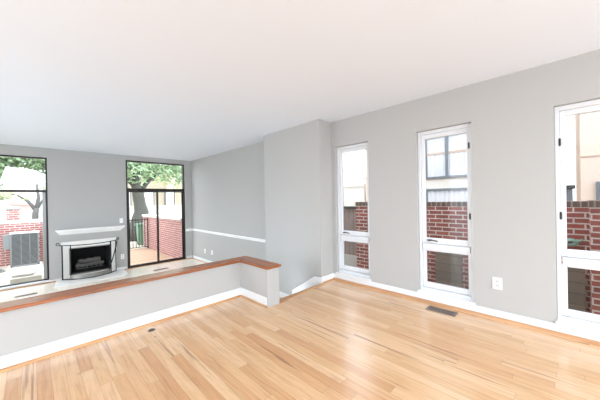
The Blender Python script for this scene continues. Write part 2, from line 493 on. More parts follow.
baseboard('baseboard_low_front', 'X', YH0, -1, XL, XH0, 0, 0.105)
baseboard('baseboard_low_side', 'Y', XH0, -1, YE - .014, YH0 - .014, 0, 0.105)
struct('trim_wall_end', MB().box(XH0 - .0145, XH1 + .002, YE - .0145, YE - .0005, 0, ZCAP - .001, .002), M['wall'])
baseboard('baseboard_living', 'Y', XR, -1, YCE, YF, ZS, 0.085)
baseboard('baseboard_far_middle', 'X', YF, -1, 1.42, 1.645, ZS, 0.085)
baseboard('baseboard_far_left', 'X', YF, -1, XL, 0.415, ZS, 0.05, shoe=True)
baseboard('baseboard_far_right', 'X', YF, -1, 3.11, XR, ZS, 0.085)
baseboard('baseboard_stair_foot', 'Y', XC, -1, 3.2, YCE, ZS, 0.085, shoe=False)
# stair skirt running down the stair-side wall
mb = MB().prism([(YC - .02, 0.085), (2.70, 0.075), (3.19, -0.24), (3.19, ZS), (2.9, ZS), (YC + .06, -0.02), (YC - .02, -.02)], 'X', XC - .018, XC)
struct('trim_skirt', mb, M['trim'])
# two risers down: landing riser, one tread, then the sunken floor
mb = MB().box(XH1, XC, YE + .06, YE + .08, ZS, -.03)
struct('trim_riser', mb, M['trim'])
st = thing('stair_step', (2.54, 2.68, ZS), 'oak step going down beside the low wall, mostly hidden by the landing', 'step')
MB().box(XH1 + .002, XC - .02, YE + .082, 2.83, -0.24, -0.2125, bev=.006).build('tread', M['oak_nose'], st)
MB().box(XH1 + .002, XC - .02, 2.79, 2.81, ZS, -0.24).build('riser', M['trim'], st)
# chair rail
def rail_prof(face, s): return [(face, .385), (face + s * .010, .39), (face + s * .024, .418), (face + s * .026, .436), (face + s * .012, .448), (face, .452)]
struct('trim_chair_rail', MB().prism(rail_prof(XR, -1), 'Y', YCE, YF), M['trim_lit'])
struct('trim_chair_rail_far', MB().prism(rail_prof(YF, -1), 'X', 3.11, XR), M['trim_lit'])

# ------------------------------------------------------------------ windows of the right wall
def ring(mb, x0, x1, y0, y1, z0, z1, tside, ttop, tbot, bev=.004):
    """rectangular frame in the YZ plane made of four members"""
    mb.box(x0, x1, y0, y0 + tside, z0, z1, bev)
    mb.box(x0, x1, y1 - tside, y1, z0, z1, bev)
    mb.box(x0, x1, y0 + tside, y1 - tside, z1 - ttop, z1, bev)
    mb.box(x0, x1, y0 + tside, y1 - tside, z0, z0 + tbot, bev)
    return mb
for i, (a, b) in enumerate(WIN):
    W = thing('window_%d' % (i + 1), (XR + .05, (a + b) / 2, ZW0), kind='structure')
    e = .002
    ring(MB(), XR + .045, XR + .13, a + e, b - e, ZW0 + e, ZW1 - e, .030, .040, .050).build('window_frame', M['vinyl'], W)
    MB().box(XR + .045, XR + .13, a + .04, b - .04, .628, .690, .004).build('mullion', M['vinyl'], W)
    # upper casement sash, lower fixed sash
    us_ = MB(); ring(us_, XR + .065, XR + .115, a + .024, b - .032, .692, ZW1 - .042, .038, .050, .065, .006)
    sash = us_.build('sash', M['vinyl'], W)
    ls_ = MB(); ring(ls_, XR + .065, XR + .115, a + .024, b - .032, ZW0 + .054, .626, .038, .026, .058, .006)
    sash2 = ls_.build('sash', M['vinyl'], W)
    MB().box(XR + .090, XR + .094, a + .063, b - .071, .758, ZW1 - .093).build('pane', M['glass'], sash)
    MB().box(XR + .090, XR + .094, a + .063, b - .071, ZW0 + .113, .599).build('pane', M['glass'], sash2)
    # stool (inside sill) with horns
    MB().box(XR - .024, XR + .05, a - .012, min(b + .012, YC - .002), ZW0 - .008, ZW0 + .014, .004).build('window_sill', M['trim'], W)
    # folding crank handle at the left foot of the casement, hinges / locks on a stile
    if i < 2:
     h = MB(); h.box(XR + .048, XR + .065, b - .135, b - .090, .722, .738, .003)
     h.tube([(XR + .052, b - .105, .732), (XR + .046, b - .13, .738), (XR + .044, b - .18, .730), (XR + .044, b - .21, .726)], .006)
     h.build('window_handle', M['hinge'], W)
    sy = (a + .034) if i < 2 else (b - .034)
    for zz in ((), (1.03, 1.80), (1.06, 1.72))[i]:
        k = MB().box(XR + .040, XR + .058, sy - .008, sy + .008, zz - .03, zz + .03, .003)
        k.tube([(XR + .044, sy, zz - .034), (XR + .044, sy, zz + .034)], .006)
        k.build('hinge', M['hinge'], W)

# ------------------------------------------------------------------ far window and sliding door (dark aluminium)
def ringx(mb, x0, x1, y0, y1, z0, z1, t, bev=.003):
    mb.box(x0, x0 + t, y0, y1, z0, z1, bev); mb.box(x1 - t, x1, y0, y1, z0, z1, bev)
    mb.box(x0 + t, x1 - t, y0, y1, z1 - t, z1, bev); mb.box(x0 + t, x1 - t, y0, y1, z0, z0 + t, bev)
    return mb
W = thing('window_4', (-.5, YF + .05, FW[2]), kind='structure')
ringx(MB(), FW[0] + .002, FW[1] - .002, YF + .03, YF + .10, FW[2] + .002, FW[3] - .002, .028).build('window_frame', M['bronze'], W)
MB().box(FW[0] + .03, FW[1] - .03, YF + .03, YF + .10, 1.500, 1.550, .003).build('transom', M['bronze'], W)
MB().box(FW[1] - .085, FW[1] - .031, YF + .045, YF + .09, FW[2] + .032, 1.499, .003).build('stile', M['silver'], W)
MB().box(FW[0] + .03, FW[1] - .03, YF + .06, YF + .064, 1.552, FW[3] - .03).build('pane', M['glass_far'], W)
MB().box(FW[0] + .03, FW[1] - .086, YF + .06, YF + .064, FW[2] + .03, 1.498).build('pane', M['glass_far'], W)
MB().box(FW[0] - .02, FW[1] + .02, YF - .03, YF + .029, FW[2] - .014, FW[2] + .010, .003).build('window_sill', M['trim'], W)

D = thing('door_1', (2.37, YF + .05, ZS), kind='structure')
mb = ringx(MB(), FD[0] + .002, FD[1] - .002, YF + .01, YF + .12, ZS + .001, FD[3] - .002, .032)
mb.build('door_frame', M['bronze'], D)
MB().box(FD[0] + .034, FD[1] - .034, YF + .01, YF + .12, 1.545, 1.610, .003).build('transom', M['bronze'], D)
p1 = ringx(MB(), FD[0] + .034, 2.405, YF + .03, YF + .06, ZS + .033, 1.543, .034).build('sliding_panel', M['bronze'], D)
p2 = ringx(MB(), 2.365, FD[1] - .034, YF + .07, YF + .10, ZS + .033, 1.543, .030).build('fixed_panel', M['bronze'], D)
MB().box(FD[0] + .067, 2.372, YF + .043, YF + .047, ZS + .066, 1.510).build('pane', M['glass_far'], p1)
MB().box(2.394, FD[1] - .063, YF + .083, YF + .087, ZS + .063, 1.514).build('pane', M['glass_far'], p2)
MB().box(FD[0] + .034, FD[1] - .034, YF + .06, YF + .064, 1.611, FD[3] - .034).build('pane', M['glass_far'], D)
MB().box(FD[0] + .040, FD[0] + .062, YF + .005, YF + .030, .40, .62, .005).build('door_handle', M['iron'], D)
MB().prism([(YF - .045, ZS), (YF + .12, ZS), (YF + .12, ZS + .0008), (YF - .02, ZS + .012), (YF - .045, ZS + .006)], 'X', FD[0] + .0, FD[1] - .0).build('threshold', M['oak_nose'], D)

# ------------------------------------------------------------------ fireplace
fp = thing('fireplace', (.91, YF, ZS), 'white-grey stone fireplace surround with black firebox between window and glass door', 'fireplace')
mb = MB()
t0 = YF - .035
mb.box(.415, .555, t0, YF - .001, ZS + .03, .405, .004)
mb.box(1.29, 1.42, t0, YF - .001, ZS + .03, .405, .004)
mb.box(.555, 1.29, t0, YF - .001, .245, .405, .004)
mb.build('surround', M['stone'], fp)
mb = MB()
mb.box(FB[0] + .001, FB[1] - .001, YF + .0, YF + .5, FB[2] + .001, FB[2] + .02)
mb.box(FB[0] + .001, FB[1] - .001, YF + .0, YF + .5, FB[3] - .02, FB[3] - .001)
mb.box(FB[0] + .001, FB[0] + .02, YF + .0, YF + .5, FB[2] + .02, FB[3] - .02)
mb.box(FB[1] - .02, FB[1] - .001, YF + .0, YF + .5, FB[2] + .02, FB[3] - .02)
mb.box(FB[0] + .001, FB[1] - .001, YF + .5, YF + .52, FB[2] + .0, FB[3] - .0)
mb.build('firebox', M['black'], fp)
mb = MB(); ringx(mb, .540, 1.305, t0 - .014, t0 - .001, -.335, .262, .020)
mb.build('metal_frame', M['steel'], fp)
mb = MB().box(.555, 1.29, t0, YF - .001, ZS + .03, -.326, .003)
mb.build('lower_panel', M['stone'], fp)
# hearth slab
hs = MB().prism([(.33, YF - .002), (.27, 7.20), (.42, 7.14), (1.44, 7.10), (1.54, 7.24), (1.56, YF - .002)], 'Z', ZS, ZS + .028)
hb = tag(hs.build('hearth', M['stone'], origin=(.9, 7.4, ZS)), 'pale grey hearth slab on the sunken floor under the fire screen', 'hearth')
bv = hb.modifiers.new('bevel', 'BEVEL'); bv.width = .005; bv.segments = 2

mantel = MB()
# crown shaped shelf: wide on top, narrow below, mitred ends
tx0, tx1, bx0, bx1 = .325, 1.575, .40, 1.49
zt, zb, ty, by = .685, .570, YF - .17, YF - .075
v = [(tx0, YF, zt), (tx1, YF, zt), (tx1, ty, zt), (tx0, ty, zt),
     (tx0, YF, zt - .022), (tx1, YF, zt - .022), (tx1, ty, zt - .022), (tx0, ty, zt - .022),
     (bx0, YF, zb), (bx1, YF, zb), (bx1, by, zb), (bx0, by, zb)]
vv = [mantel.b.verts.new(p) for p in v]
for f in ((0, 1, 2, 3), (3, 2, 6, 7), (0, 3, 7, 4), (1, 5, 6, 2), (7, 6, 10, 11), (4, 7, 11, 8), (5, 9, 10, 6), (8, 11, 10, 9), (0, 4, 5, 1), (4, 8, 9, 5)):
    mantel.b.faces.new([vv[k] for k in f])
tag(mantel.build('mantel_shelf', M['trim_lit'], origin=(.95, YF, .57)), 'empty white crown-moulded mantel shelf on the grey wall above the fireplace', 'shelf')

# bowed iron fire screen rail with posts
def bow(x, base=YF - .05, depth=.30, x0=.375, x1=1.42):
    t = (x - (x0 + x1) / 2) / ((x1 - x0) / 2)
    return base - depth * max(0, 1 - t * t)
sc = thing('fire_screen', (.89, 7.55, ZS + .028), 'black iron bowed fire screen frame with curled ends standing on the hearth', 'fire screen')
zr = .345
pts = [(.375 + 1.045 * k / 24, bow(.375 + 1.045 * k / 24), zr) for k in range(25)]
def scroll(cx, cy, s):
    out = []
    for k in range(14):
        a = math.pi * 1.5 + s * k * math.pi * 1.7 / 13
        r = .030 - .0008 * k
        out.append((cx + r * math.cos(a), cy, zr + .030 + r * math.sin(a)))
    return out
mb = MB().tube(pts, .0085)
mb.tube([(p[0], p[1], p[2]) for p in scroll(.360, bow(.375), -1)], .007)
mb.tube([(p[0], p[1], p[2]) for p in scroll(1.44, bow(1.42), 1)], .007)
mb.build('top_rail', M['iron'], sc)
for x, r in ((.425, .013), (.555, .010), (1.275, .013), (1.395, .009)):
    MB().tube([(x, bow(x) + .004, ZS + .028), (x, bow(x) + .004, zr)], r).build('post', M['iron'], sc)
for x in (.68, 1.12):
    mb = MB(); mb.lathe([(.0, -.014), (.014, -.006), (.014, .006), (.0, .014)], (x, bow(x) - .002, zr + .0), 12)
    mb.build('curtain_hook', M['iron'], sc)
mb = MB()
N = 24
inner, outer = [], []
for k in range(N + 1):
    x = .415 + (1.405 - .415) * k / N
    outer.append((x, bow(x) - .012)); inner.append((x, bow(x) + .012))
mb.prism(outer + inner[::-1], 'Z', ZS + .028, ZS + .045)
mb.build('bottom_rail', M['iron'], sc)
mb = MB()
outer = [(x, y + .004) for x, y in outer]; inner = [(x, y + .010) for x, y in outer]
mb.prism(outer[3:-3] + inner[3:-3][::-1], 'Z', ZS + .046, ZS + .125)
mb.build('fender', M['steel'], sc)
pk = MB().tube([(1.405, bow(1.40) - .03, .32), (1.385, 7.66, .17), (1.33, 7.60, .0), (1.245, 7.56, -.27)], [.016, .012, .011, .009])
pk.tube([(1.245, 7.56, -.27), (1.230, 7.556, -.30), (1.255, 7.556, -.325)], .009)
tag(pk.build('fire_poker', M['iron'], origin=(1.30, 7.62, -.31)), 'black fire poker leaning across the right end of the fire screen', 'poker')
gr = thing('log_grate', (.915, YF + .22, FB[2] + .02), 'dark iron grate in the black firebox holding the logs', 'grate')
mb = MB()
for k in range(6):
    x = .70 + k * .085
    mb.tube([(x, YF + .06, -.16), (x, YF + .08, -.24), (x, YF + .34, -.24), (x, YF + .38, -.16)], .008)
for y in (YF + .09, YF + .33): mb.tube([(.66, y, -.247), (1.17, y, -.247)], .008)
mb.build('bars', M['log'], gr)
for x, y in ((.68, YF + .09), (1.15, YF + .09), (.68, YF + .33), (1.15, YF + .33)):
    MB().tube([(x, y, FB[2] + .02), (x, y, -.247)], .008, 6).build('leg', M['iron'], gr)
for (x0, x1, y, z, r, dz, lab) in ((.66, 1.18, .12, -.178, .040, .006, 'lowest grey split log lying across the front of the fire grate'),
                           (.70, 1.14, .265, -.176, .044, -.006, 'grey split log at the back of the fire grate'),
                           (.72, 1.12, .19, -.092, .048, .006, 'short grey split log resting on top of the other two')):
    pts = [(x0 + (x1 - x0) * k / 8, YF + y + .012 * math.sin(k * 1.7), z + dz * (k / 8 - .5) * 2 + .006 * math.sin(k * 2.3)) for k in range(9)]
    rr = [r * (1 + .1 * math.sin(k * 2.1 + x0 * 9)) for k in range(9)]
    tag(MB().tube(pts, rr, 10).build('firewood_log', M['log'], origin=((x0 + x1) / 2, YF + y, z)), lab, 'log', 'logs in the fireplace')

# ------------------------------------------------------------------ plates, registers
def plate(name, label, cat, c, axis, kind='outlet', grp=None, w_=.072, h_=.118):
    """wall plate centred at c on a wall face; axis 'X' = on a wall facing -X, 'Y' = facing -Y"""
    t = thing(name, c, label, cat, grp)
    def bx(du0, du1, dd0, dd1, z0, z1, bev=0):
        if axis == 'X': return MB().box(c[0] - dd1, c[0] - dd0, c[1] + du0, c[1] + du1, c[2] + z0, c[2] + z1, bev)
        return MB().box(c[0] + du0, c[0] + du1, c[1] - dd1, c[1] - dd0, c[2] + z0, c[2] + z1, bev)
    bx(-w_ / 2, w_ / 2, 0.0005, .006, -h_ / 2, h_ / 2, .002).build('cover_plate', (M['plastic'] if c[1] < 3 else M['trim_lit']), t)  # far plates take the lighter white in place of light
    if kind == 'outlet':
        for s in (-1, 1):
            r = bx(-.017, .017, .006, .009, s * .022 - .014, s * .022 + .014, .003).build('socket', M['plastic'], t)
            for q in (-.007, .007):
                bx(q - .0015, q + .0015, .009, .0095, s * .022 - .005, s * .022 + .006).build('slot', M['slot'], r)
    elif kind == 'switch':
        bx(-.005, .005, .006, .016, -.004, .012, .002).build('toggle', M['plastic'], t)
    else:
        bx(-.008, .008, .006, .009, -.008, .008, .002).build('jack', M['slot'], t)
plate('wall_outlet', 'white double wall outlet on the grey wall between the two nearer windows', 'outlet', (XR, .487, .365), 'X', w_=.085, h_=.125)
plate('wall_outlet', 'white wall outlet low on the far wall between fireplace and glass door', 'outlet', (1.547, YF, -.088), 'Y')
plate('light_switch', 'white light switch on the far wall just above the right end of the mantel', 'switch', (1.535, YF, .805), 'Y', 'switch')
plate('wall_outlet', 'white wall outlet in the living area below the chair rail, nearer the glass door', 'outlet', (XR, 6.975, -.115), 'X')
plate('phone_jack', 'white jack plate in the living area below the chair rail, nearer the low wall', 'jack', (XR, 6.57, -.105), 'X', 'jack', w_=.07, h_=.11)

def register(label, cx, cy, z, lx, ly, mat, nslots=13):
    """floor register, long side along X or Y"""
    t = thing('floor_register', (cx, cy, z), label, 'floor vent', 'floor vents')
    mb = MB(); e = .018
    mb.box(cx - lx / 2, cx + lx / 2, cy - ly / 2, cy - ly / 2 + e, z + .0005, z + .006, .0015)
    mb.box(cx - lx / 2, cx + lx / 2, cy + ly / 2 - e, cy + ly / 2, z + .0005, z + .006, .0015)
    mb.box(cx - lx / 2, cx - lx / 2 + e, cy - ly / 2 + e, cy + ly / 2 - e, z + .0005, z + .006, .0015)
    mb.box(cx + lx / 2 - e, cx + lx / 2, cy - ly / 2 + e, cy + ly / 2 - e, z + .0005, z + .006, .0015)
    mb.build('frame', mat, t)
    MB().box(cx - lx / 2 + e, cx + lx / 2 - e, cy - ly / 2 + e, cy + ly / 2 - e, z + .0004, z + .0012).build('duct_shade', M['dark'], t)  # flat black sheet painted as the shade below the grille
    mb = MB()
    lon = lx > ly
    L = (lx if lon else ly) - 2 * e
    for k in range(nslots):
        p = -L / 2 + L * (k + .5) / nslots
        if lon: mb.box(cx + p - .003, cx + p + .003, cy - ly / 2 + e, cy + ly / 2 - e, z + .0012, z + .005)
        else: mb.box(cx - lx / 2 + e, cx + lx / 2 - e, cy + p - .0045, cy + p + .0045, z + .0012, z + .005)
    if lon: mb.box(cx - L / 2, cx + L / 2, cy - .003, cy + .003, z + .0012, z + .0055)
    else: mb.box(cx - .003, cx + .003, cy - L / 2, cy + L / 2, z + .0012, z + .0055)
    mb.build('grille', mat, t)
register('brown metal floor vent in the oak floor under the middle window', 3.13, .965, 0, .135, .295, M['vent'])
register('dark floor vent in the sunken floor in front of the far left window', -.115, 7.05, ZS, .30, .10, M['vent'])
register('dark floor vent in the sunken floor in front of the sliding glass door', 2.215, 7.12, ZS, .34, .10, M['vent'])
fo = thing('floor_outlet', (.797, 2.868, 0), 'small round dark metal floor outlet near the long low wall', 'floor outlet')
MB().lathe([(.034, .0005), (.034, .003), (.029, .006), (.024, .0062)], (.797, 2.868, 0), 28).build('ring', M['vent'], fo)
MB().lathe([(.023, .0062), (.023, .008), (.018, .0095), (.004, .0095)], (.797, 2.868, 0), 24).build('cover', M['bronze'], fo)

# ------------------------------------------------------------------ outdoors, beyond the fireplace wall
GP = -0.5
mb = MB().box(-5.5, 1.35, YF + .2, 11.4, GP - .1, GP)
tag(mb.build('patio', M['pave']), kind='structure')
mb = MB().box(1.35, 3.08, YF + .2, 11.4, GP - .1, GP + .004)
tag(mb.build('deck', M['deck']), kind='structure')
mb = MB().box(-14, 20, 11.4, 32, GP - .2, GP - .02)
tag(mb.build('ground', M['pave']), kind='structure')
mb = MB().box(XR + .2, 16, -7, 11.4, GP - .3, GP - .1)
tag(mb.build('alley', M['concrete']), kind='structure')

def garden_wall(label, x0, x1, y0, y1, z0, z1, mat, cmat, ov=.03, ch=.055):
    t = thing('garden_wall', ((x0 + x1) / 2, (y0 + y1) / 2, z0), label, 'wall')
    MB().box(x0, x1, y0, y1, z0, z1 - ch).build('brickwork', mat, t)
    MB().box(x0 - ov, x1 + ov, y0, y1, z1 - ch, z1, .006).build('coping', cmat, t)
    return t
garden_wall('pink brick patio wall with white coping running out beside the glass door', 3.08, 3.32, YF + .205, 11.9, GP, .76, M['brick_pink'], M['coping'], .04, .07)
garden_wall('pink brick wall with pale coping behind the air conditioner', -5.5, 2.32, 11.3, 11.52, GP, .79, M['brick_pink'], M['coping'], .04, .09)
pr = thing('brick_pier', (-.35, 11.75, GP), 'short brick pier with grey cap rising behind the patio wall in the left window', 'pier')
MB().box(-.56, -.30, 11.62, 11.88, GP, 1.10).build('shaft', M['brick_pink'], pr)
MB().box(-.59, -.27, 11.59, 11.91, 1.10, 1.20, .01).build('cap', M['roof'], pr)

ac = thing('air_conditioner', (-.17, 11.0, GP), 'grey outdoor air conditioner unit standing on the patio behind the left window', 'air conditioner')
ax0, ax1, ay0, ay1 = -.46, .105, 10.72, 11.24
mb = MB().box(ax0 + .015, ax1 - .015, ay0 + .015, ay1 - .015, GP + .04, .43)
mb.build('coil', M['ac_dark'], ac)
mb = MB()
for (x, y) in ((ax0, ay0), (ax1 - .03, ay0), (ax0, ay1 - .03), (ax1 - .03, ay1 - .03)): mb.box(x, x + .03, y, y + .03, GP + .02, .43)
mb.box(ax0, ax1, ay0, ay0 + .012, GP + .02, GP + .08); mb.box(ax0, ax0 + .012, ay0, ay1, GP + .02, GP + .08)
for k in range(26):
    z = GP + .10 + k * .032
    mb.box(ax0 + .03, ax1 - .03, ay0 + .002, ay0 + .012, z, z + .012)
    mb.box(ax1 - .012, ax1 - .002, ay0 + .03, ay1 - .03, z, z + .012)
for k in (1, 2): mb.box(ax0 + .03 + .17 * k, ax0 + .045 + .17 * k, ay0, ay0 + .012, GP + .08, .43)
mb.build('louvred_casing', M['ac'], ac)
MB().box(ax0 - .01, ax1 + .01, ay0 - .01, ay1 + .01, .43, .465, .01).build('lid', M['ac_top'], ac)
MB().box(ax0 - .13, ax0 - .001, ay0 + .0, ay0 + .17, .03, .43, .006).build('electrical_box', M['ac'], ac)
MB().box(ax0 - .06, ax1 + .06, ay0 - .06, ay1 + .04, GP, GP + .022, .006).build('pad', M['coping'], ac)

slab = MB().box(-.40, .10, 8.55, 9.25, GP, GP + .13, .02, rot=Matrix.Rotation(.06, 3, 'Z'))
slab.box(-.34, .02, 8.62, 9.15, GP + .13, GP + .19, .02, rot=Matrix.Rotation(-.1, 3, 'Z'))
tag(slab.build('stone_step', M['stoneslab'], origin=(-.15, 8.9, GP)), 'rough pale stone step on the patio in front of the air conditioner', 'step')
hz = MB()
for k in range(4):
    r = .33 - .03 * k
    hz.tube([(-.88 + r * math.cos(a * math.pi / 16), 10.45 + r * math.sin(a * math.pi / 16), GP + .014 + .024 * (k % 2)) for a in range(32)], .012, 6, closed=True)
tag(hz.build('garden_hose', M['ac'], origin=(-.88, 10.45, GP)), 'grey coiled hose on the patio at the left edge of the photo', 'hose')

# iron railing at the end of the deck
rl = thing('iron_railing', (2.7, 11.2, GP), 'thin black iron railing closing the far end of the deck behind the glass door', 'railing')
mb = MB()
mb.tube([(2.34, 11.2, .60), (3.06, 11.2, .60)], .018, 6).build('top_rail', M['iron'], rl)
MB().tube([(2.34, 11.2, GP + .08), (3.06, 11.2, GP + .08)], .012, 6).build('bottom_rail', M['iron'], rl)
for k in range(8):
    x = 2.36 + k * .098
    MB().tube([(x, 11.2, GP + (0 if k in (0, 7) else .08)), (x, 11.2, .64)], .018 if k in (0, 7) else .013, 6).build('baluster', M['iron'], rl)
# wheelie bin
bn = thing('wheelie_bin', (3.21, 12.5, GP - .02), 'green wheeled rubbish bin standing behind the iron railing', 'bin')
bx0, bx1, by0, by1, bz = 3.0, 3.42, 12.3, 12.75, GP - .02
mb = MB()
lo = [(bx0 + .07, by0 + .07), (bx1 - .07, by0 + .07), (bx1 - .07, by1 - .07), (bx0 + .07, by1 - .07)]
hi = [(bx0, by0), (bx1, by0), (bx1, by1), (bx0, by1)]
A = [mb.b.verts.new((x, y, bz + .03)) for x, y in lo]; B = [mb.b.verts.new((x, y, .32)) for x, y in hi]
for k in range(4): mb.b.faces.new((A[k], A[(k + 1) % 4], B[(k + 1) % 4], B[k]))
mb.b.faces.new(A[::-1]); mb.b.faces.new(B)
mb.box(bx0 - .015, bx1 + .015, by0 - .015, by1 + .015, .26, .32, .01)
mb.build('body', M['bin'], bn)
MB().prism([(by0 - .03, .322), (by1 + .02, .322), (by1 + .02, .36), ((by0 + by1) / 2, .39), (by0 - .03, .35)], 'X', bx0 - .02, bx1 + .02).build('lid', M['bin'], bn)
for x in (bx0 + .06, bx1 - .10):
    MB().tube([(x, by1 - .06, bz + .09), (x + .04, by1 - .06, bz + .09)], .09, 14).build('wheel', M['iron'], bn)

# ------------------------------------------------------------------ trees
def tree(label, base, limbs, clusters, nleaf, leafmat, size=.12, seed=1):
    rnd = random.Random(seed)
    t = thing('tree', base, label, 'tree')
    mb = MB()
    for pts, rr in limbs: mb.tube(pts, rr, 10)
    mb.build('trunk', M['bark'], t, smooth=True)
    mb = MB()
    for (c, r) in clusters:
        for _ in range(nleaf):
            d = Vector((rnd.gauss(0, 1), rnd.gauss(0, 1), rnd.gauss(0, 1))).normalized() * (rnd.random() ** .5)
            p = Vector((c[0] + d.x * r[0], c[1] + d.y * r[1], c[2] + d.z * r[2]))
            a = Vector((rnd.gauss(0, 1), rnd.gauss(0, 1), rnd.gauss(0, 1))).normalized()
            b_ = a.orthogonal().normalized()
            s = size * (.6 + .8 * rnd.random())
            q = [p + a * s, p + b_ * s * .45, p - a * s, p - b_ * s * .45]
            mb.b.faces.new([mb.b.verts.new(x) for x in q])
    o = mb.build('foliage', leafmat, t)
    return t
# big leaning trunk behind the railing
tree('large tree with thick grey leaning trunk seen through the glass door', (3.1, 14.2, GP - .02),
     [([(3.30, 14.2, GP - .02), (3.42, 14.2, .1), (3.62, 14.2, .8), (3.52, 14.2, 1.4), (3.42, 14.2, 2.0), (3.5, 14.2, 3.2)], [.42, .33, .30, .25, .20, .14]),
      ([(3.45, 14.2, 1.6), (4.1, 14.5, 2.4), (4.9, 14.8, 3.0)], [.12, .09, .05]),
      ([(3.45, 14.2, 1.9), (2.7, 14.0, 2.7), (2.0, 13.8, 3.3)], [.12, .08, .05])],
     [((3.2, 14.2, 2.9), (1.3, 1.0, .95)), ((2.4, 14.0, 2.8), (1.0, .8, .9)), ((4.4, 14.6, 3.1), (1.2, .9, .85)), ((5.5, 15, 3.0), (1.1, .9, .9)), ((3.8, 14.8, 3.9), (2.2, 1.2, .8)), ((1.6, 13.8, 3.4), (1.1, .9, .9))],
     520, M['leaf'], .12, 3)
tree('distant bushy tree with pale yellow-green leaves, seen through the top of the glass door', (8.0, 19.5, GP - .02),
     [([(8.0, 19.5, GP - .02), (8.0, 19.5, 1.5), (7.9, 19.5, 3.5)], [.22, .18, .1])],
     [((7.6, 19.5, 3.2), (1.6, 1.1, 1.3)), ((5.6, 19.5, 3.6), (1.5, 1, 1.2)), ((8.3, 19.5, 4.2), (1.4, 1, 1.0))],
     520, M['leaf2'], .13, 5)
tree('small forked tree with sparse yellow-green leaves behind the patio wall in the left window', (0.05, 13.2, GP - .02),
     [([(0.02, 13.2, GP - .02), (0.05, 13.2, .9), (0.08, 13.2, 1.12)], [.10, .085, .075]),
      ([(0.06, 13.2, 1.05), (-.12, 13.2, 1.35), (-.35, 13.2, 1.55), (-.55, 13.2, 1.62)], [.06, .045, .03, .018]),
      ([(0.08, 13.2, 1.05), (.14, 13.2, 1.5), (.10, 13.2, 1.95)], [.06, .05, .035]),
      ([(0.10, 13.2, 1.1), (.26, 13.2, 1.42), (.36, 13.2, 1.68)], [.05, .035, .02])],
     [((-.45, 13.2, 1.62), (.28, .3, .16)), ((-.15, 13.2, 1.45), (.2, .2, .1)), ((.35, 13.2, 1.75), (.12, .2, .12))],
     60, M['leaf2'], .045, 8)
tree('yellow-green leafy tree low at the left edge of the left window', (-1.15, 13.8, GP - .02),
     [([(-1.15, 13.8, GP - .02), (-1.15, 13.8, .9), (-1.1, 13.8, 1.5)], [.10, .08, .05])],
     [((-1.15, 13.8, 1.5), (.45, .4, .32)), ((-.75, 13.8, 1.62), (.3, .3, .2)), ((-1.75, 13.8, 1.6), (.45, .4, .4))],
     240, M['leaf2'], .07, 9)
tree('tall green tree filling the top of the left window', (-2.2, 17, GP - .02),
     [([(-2.2, 17, GP - .02), (-2.2, 17, 2.0), (-2.1, 17, 4.0)], [.26, .2, .1])],
     [((-2.2, 17, 3.2), (1.3, 1.1, 1.2)), ((-1.0, 17, 3.7), (1.2, 1.0, .75)), ((.2, 17.3, 3.75), (1.1, 1.0, .6)), ((-1.6, 17, 2.4), (.8, .7, .7)), ((-.3, 17, 4.4), (1.6, 1, .7)), ((-1.2, 17.2, 3.1), (.9, .8, .9)), ((-.7, 17.2, 3.6), (1.0, .8, .7)), ((.5, 17.4, 3.9), (.9, .8, .7)), ((-.2, 17.3, 3.3), (.9, .8, .5)), ((.6, 17.3, 3.2), (.7, .8, .6))],
     480, M['leaf'], .12, 11)

# ------------------------------------------------------------------ houses beyond the patio
hw = thing('white_shed', (0.0, 15.4, GP - .02), 'low white building with grey roof behind the forked tree in the left window', 'building')
MB().box(-.78, .75, 15.3, 15.8, GP - .02, 2.1).build('wall', M['white_house'], hw)
MB().prism([(-.86, 2.1), (.83, 2.1), (.83, 2.16), (.1, 2.62), (-.72, 2.72), (-.86, 2.2)], 'Y', 15.2, 15.85).build('roof', M['white_house'], hw)
MB().box(.30, .36, 15.27, 15.3, 1.76, 1.98).build('window', M['frame_grey'], hw)
hp = thing('pink_outbuilding', (-.3, 14.3, GP - .02), 'low pale pink rendered building just above the patio wall in the left window', 'building')
MB().box(-.55, .12, 14.3, 15.1, GP - .02, 1.22).build('wall', M['pink_house'], hp)
MB().box(-.60, .17, 14.25, 15.15, 1.22, 1.30).build('roof', M['pink_house'], hp)
hb_ = thing('row_house', (6.6, 22, GP - .02), 'pale stuccoed row house with upright windows beyond the patio wall', 'building')
MB().box(3.6, 10.2, 22, 25, GP - .02, 5.0).build('wall', M['beige'], hb_)
MB().box(7.35, 8.0, 21.9, 22.0, GP - .02, 4.2).build('pilaster', M['peach'], hb_)
for k in range(4):
    wn_ = MB().box(4.2 + 1.5 * k, 4.95 + 1.5 * k, 21.9, 21.999, .9, 2.2).build('window', M['frame_grey'], hb_)
    MB().box(4.28 + 1.5 * k, 4.87 + 1.5 * k, 21.87, 21.899, .98, 2.12).build('pane', M['curtain'], wn_)
MB().box(3.4, 10.4, 21.8, 25.1, 5.0, 5.2).build('roof', M['roof'], hb_)
lw = thing('street_wall', (5.5, 17.8, GP - .02), 'long low grey wall across the street behind the patio wall', 'wall')
MB().box(2.9, 10, 17.7, 17.9, GP - .02, .95).build('masonry', M['concrete'], lw)
MB().box(2.85, 10.05, 17.66, 17.94, .95, 1.03).build('coping', M['coping'], lw)

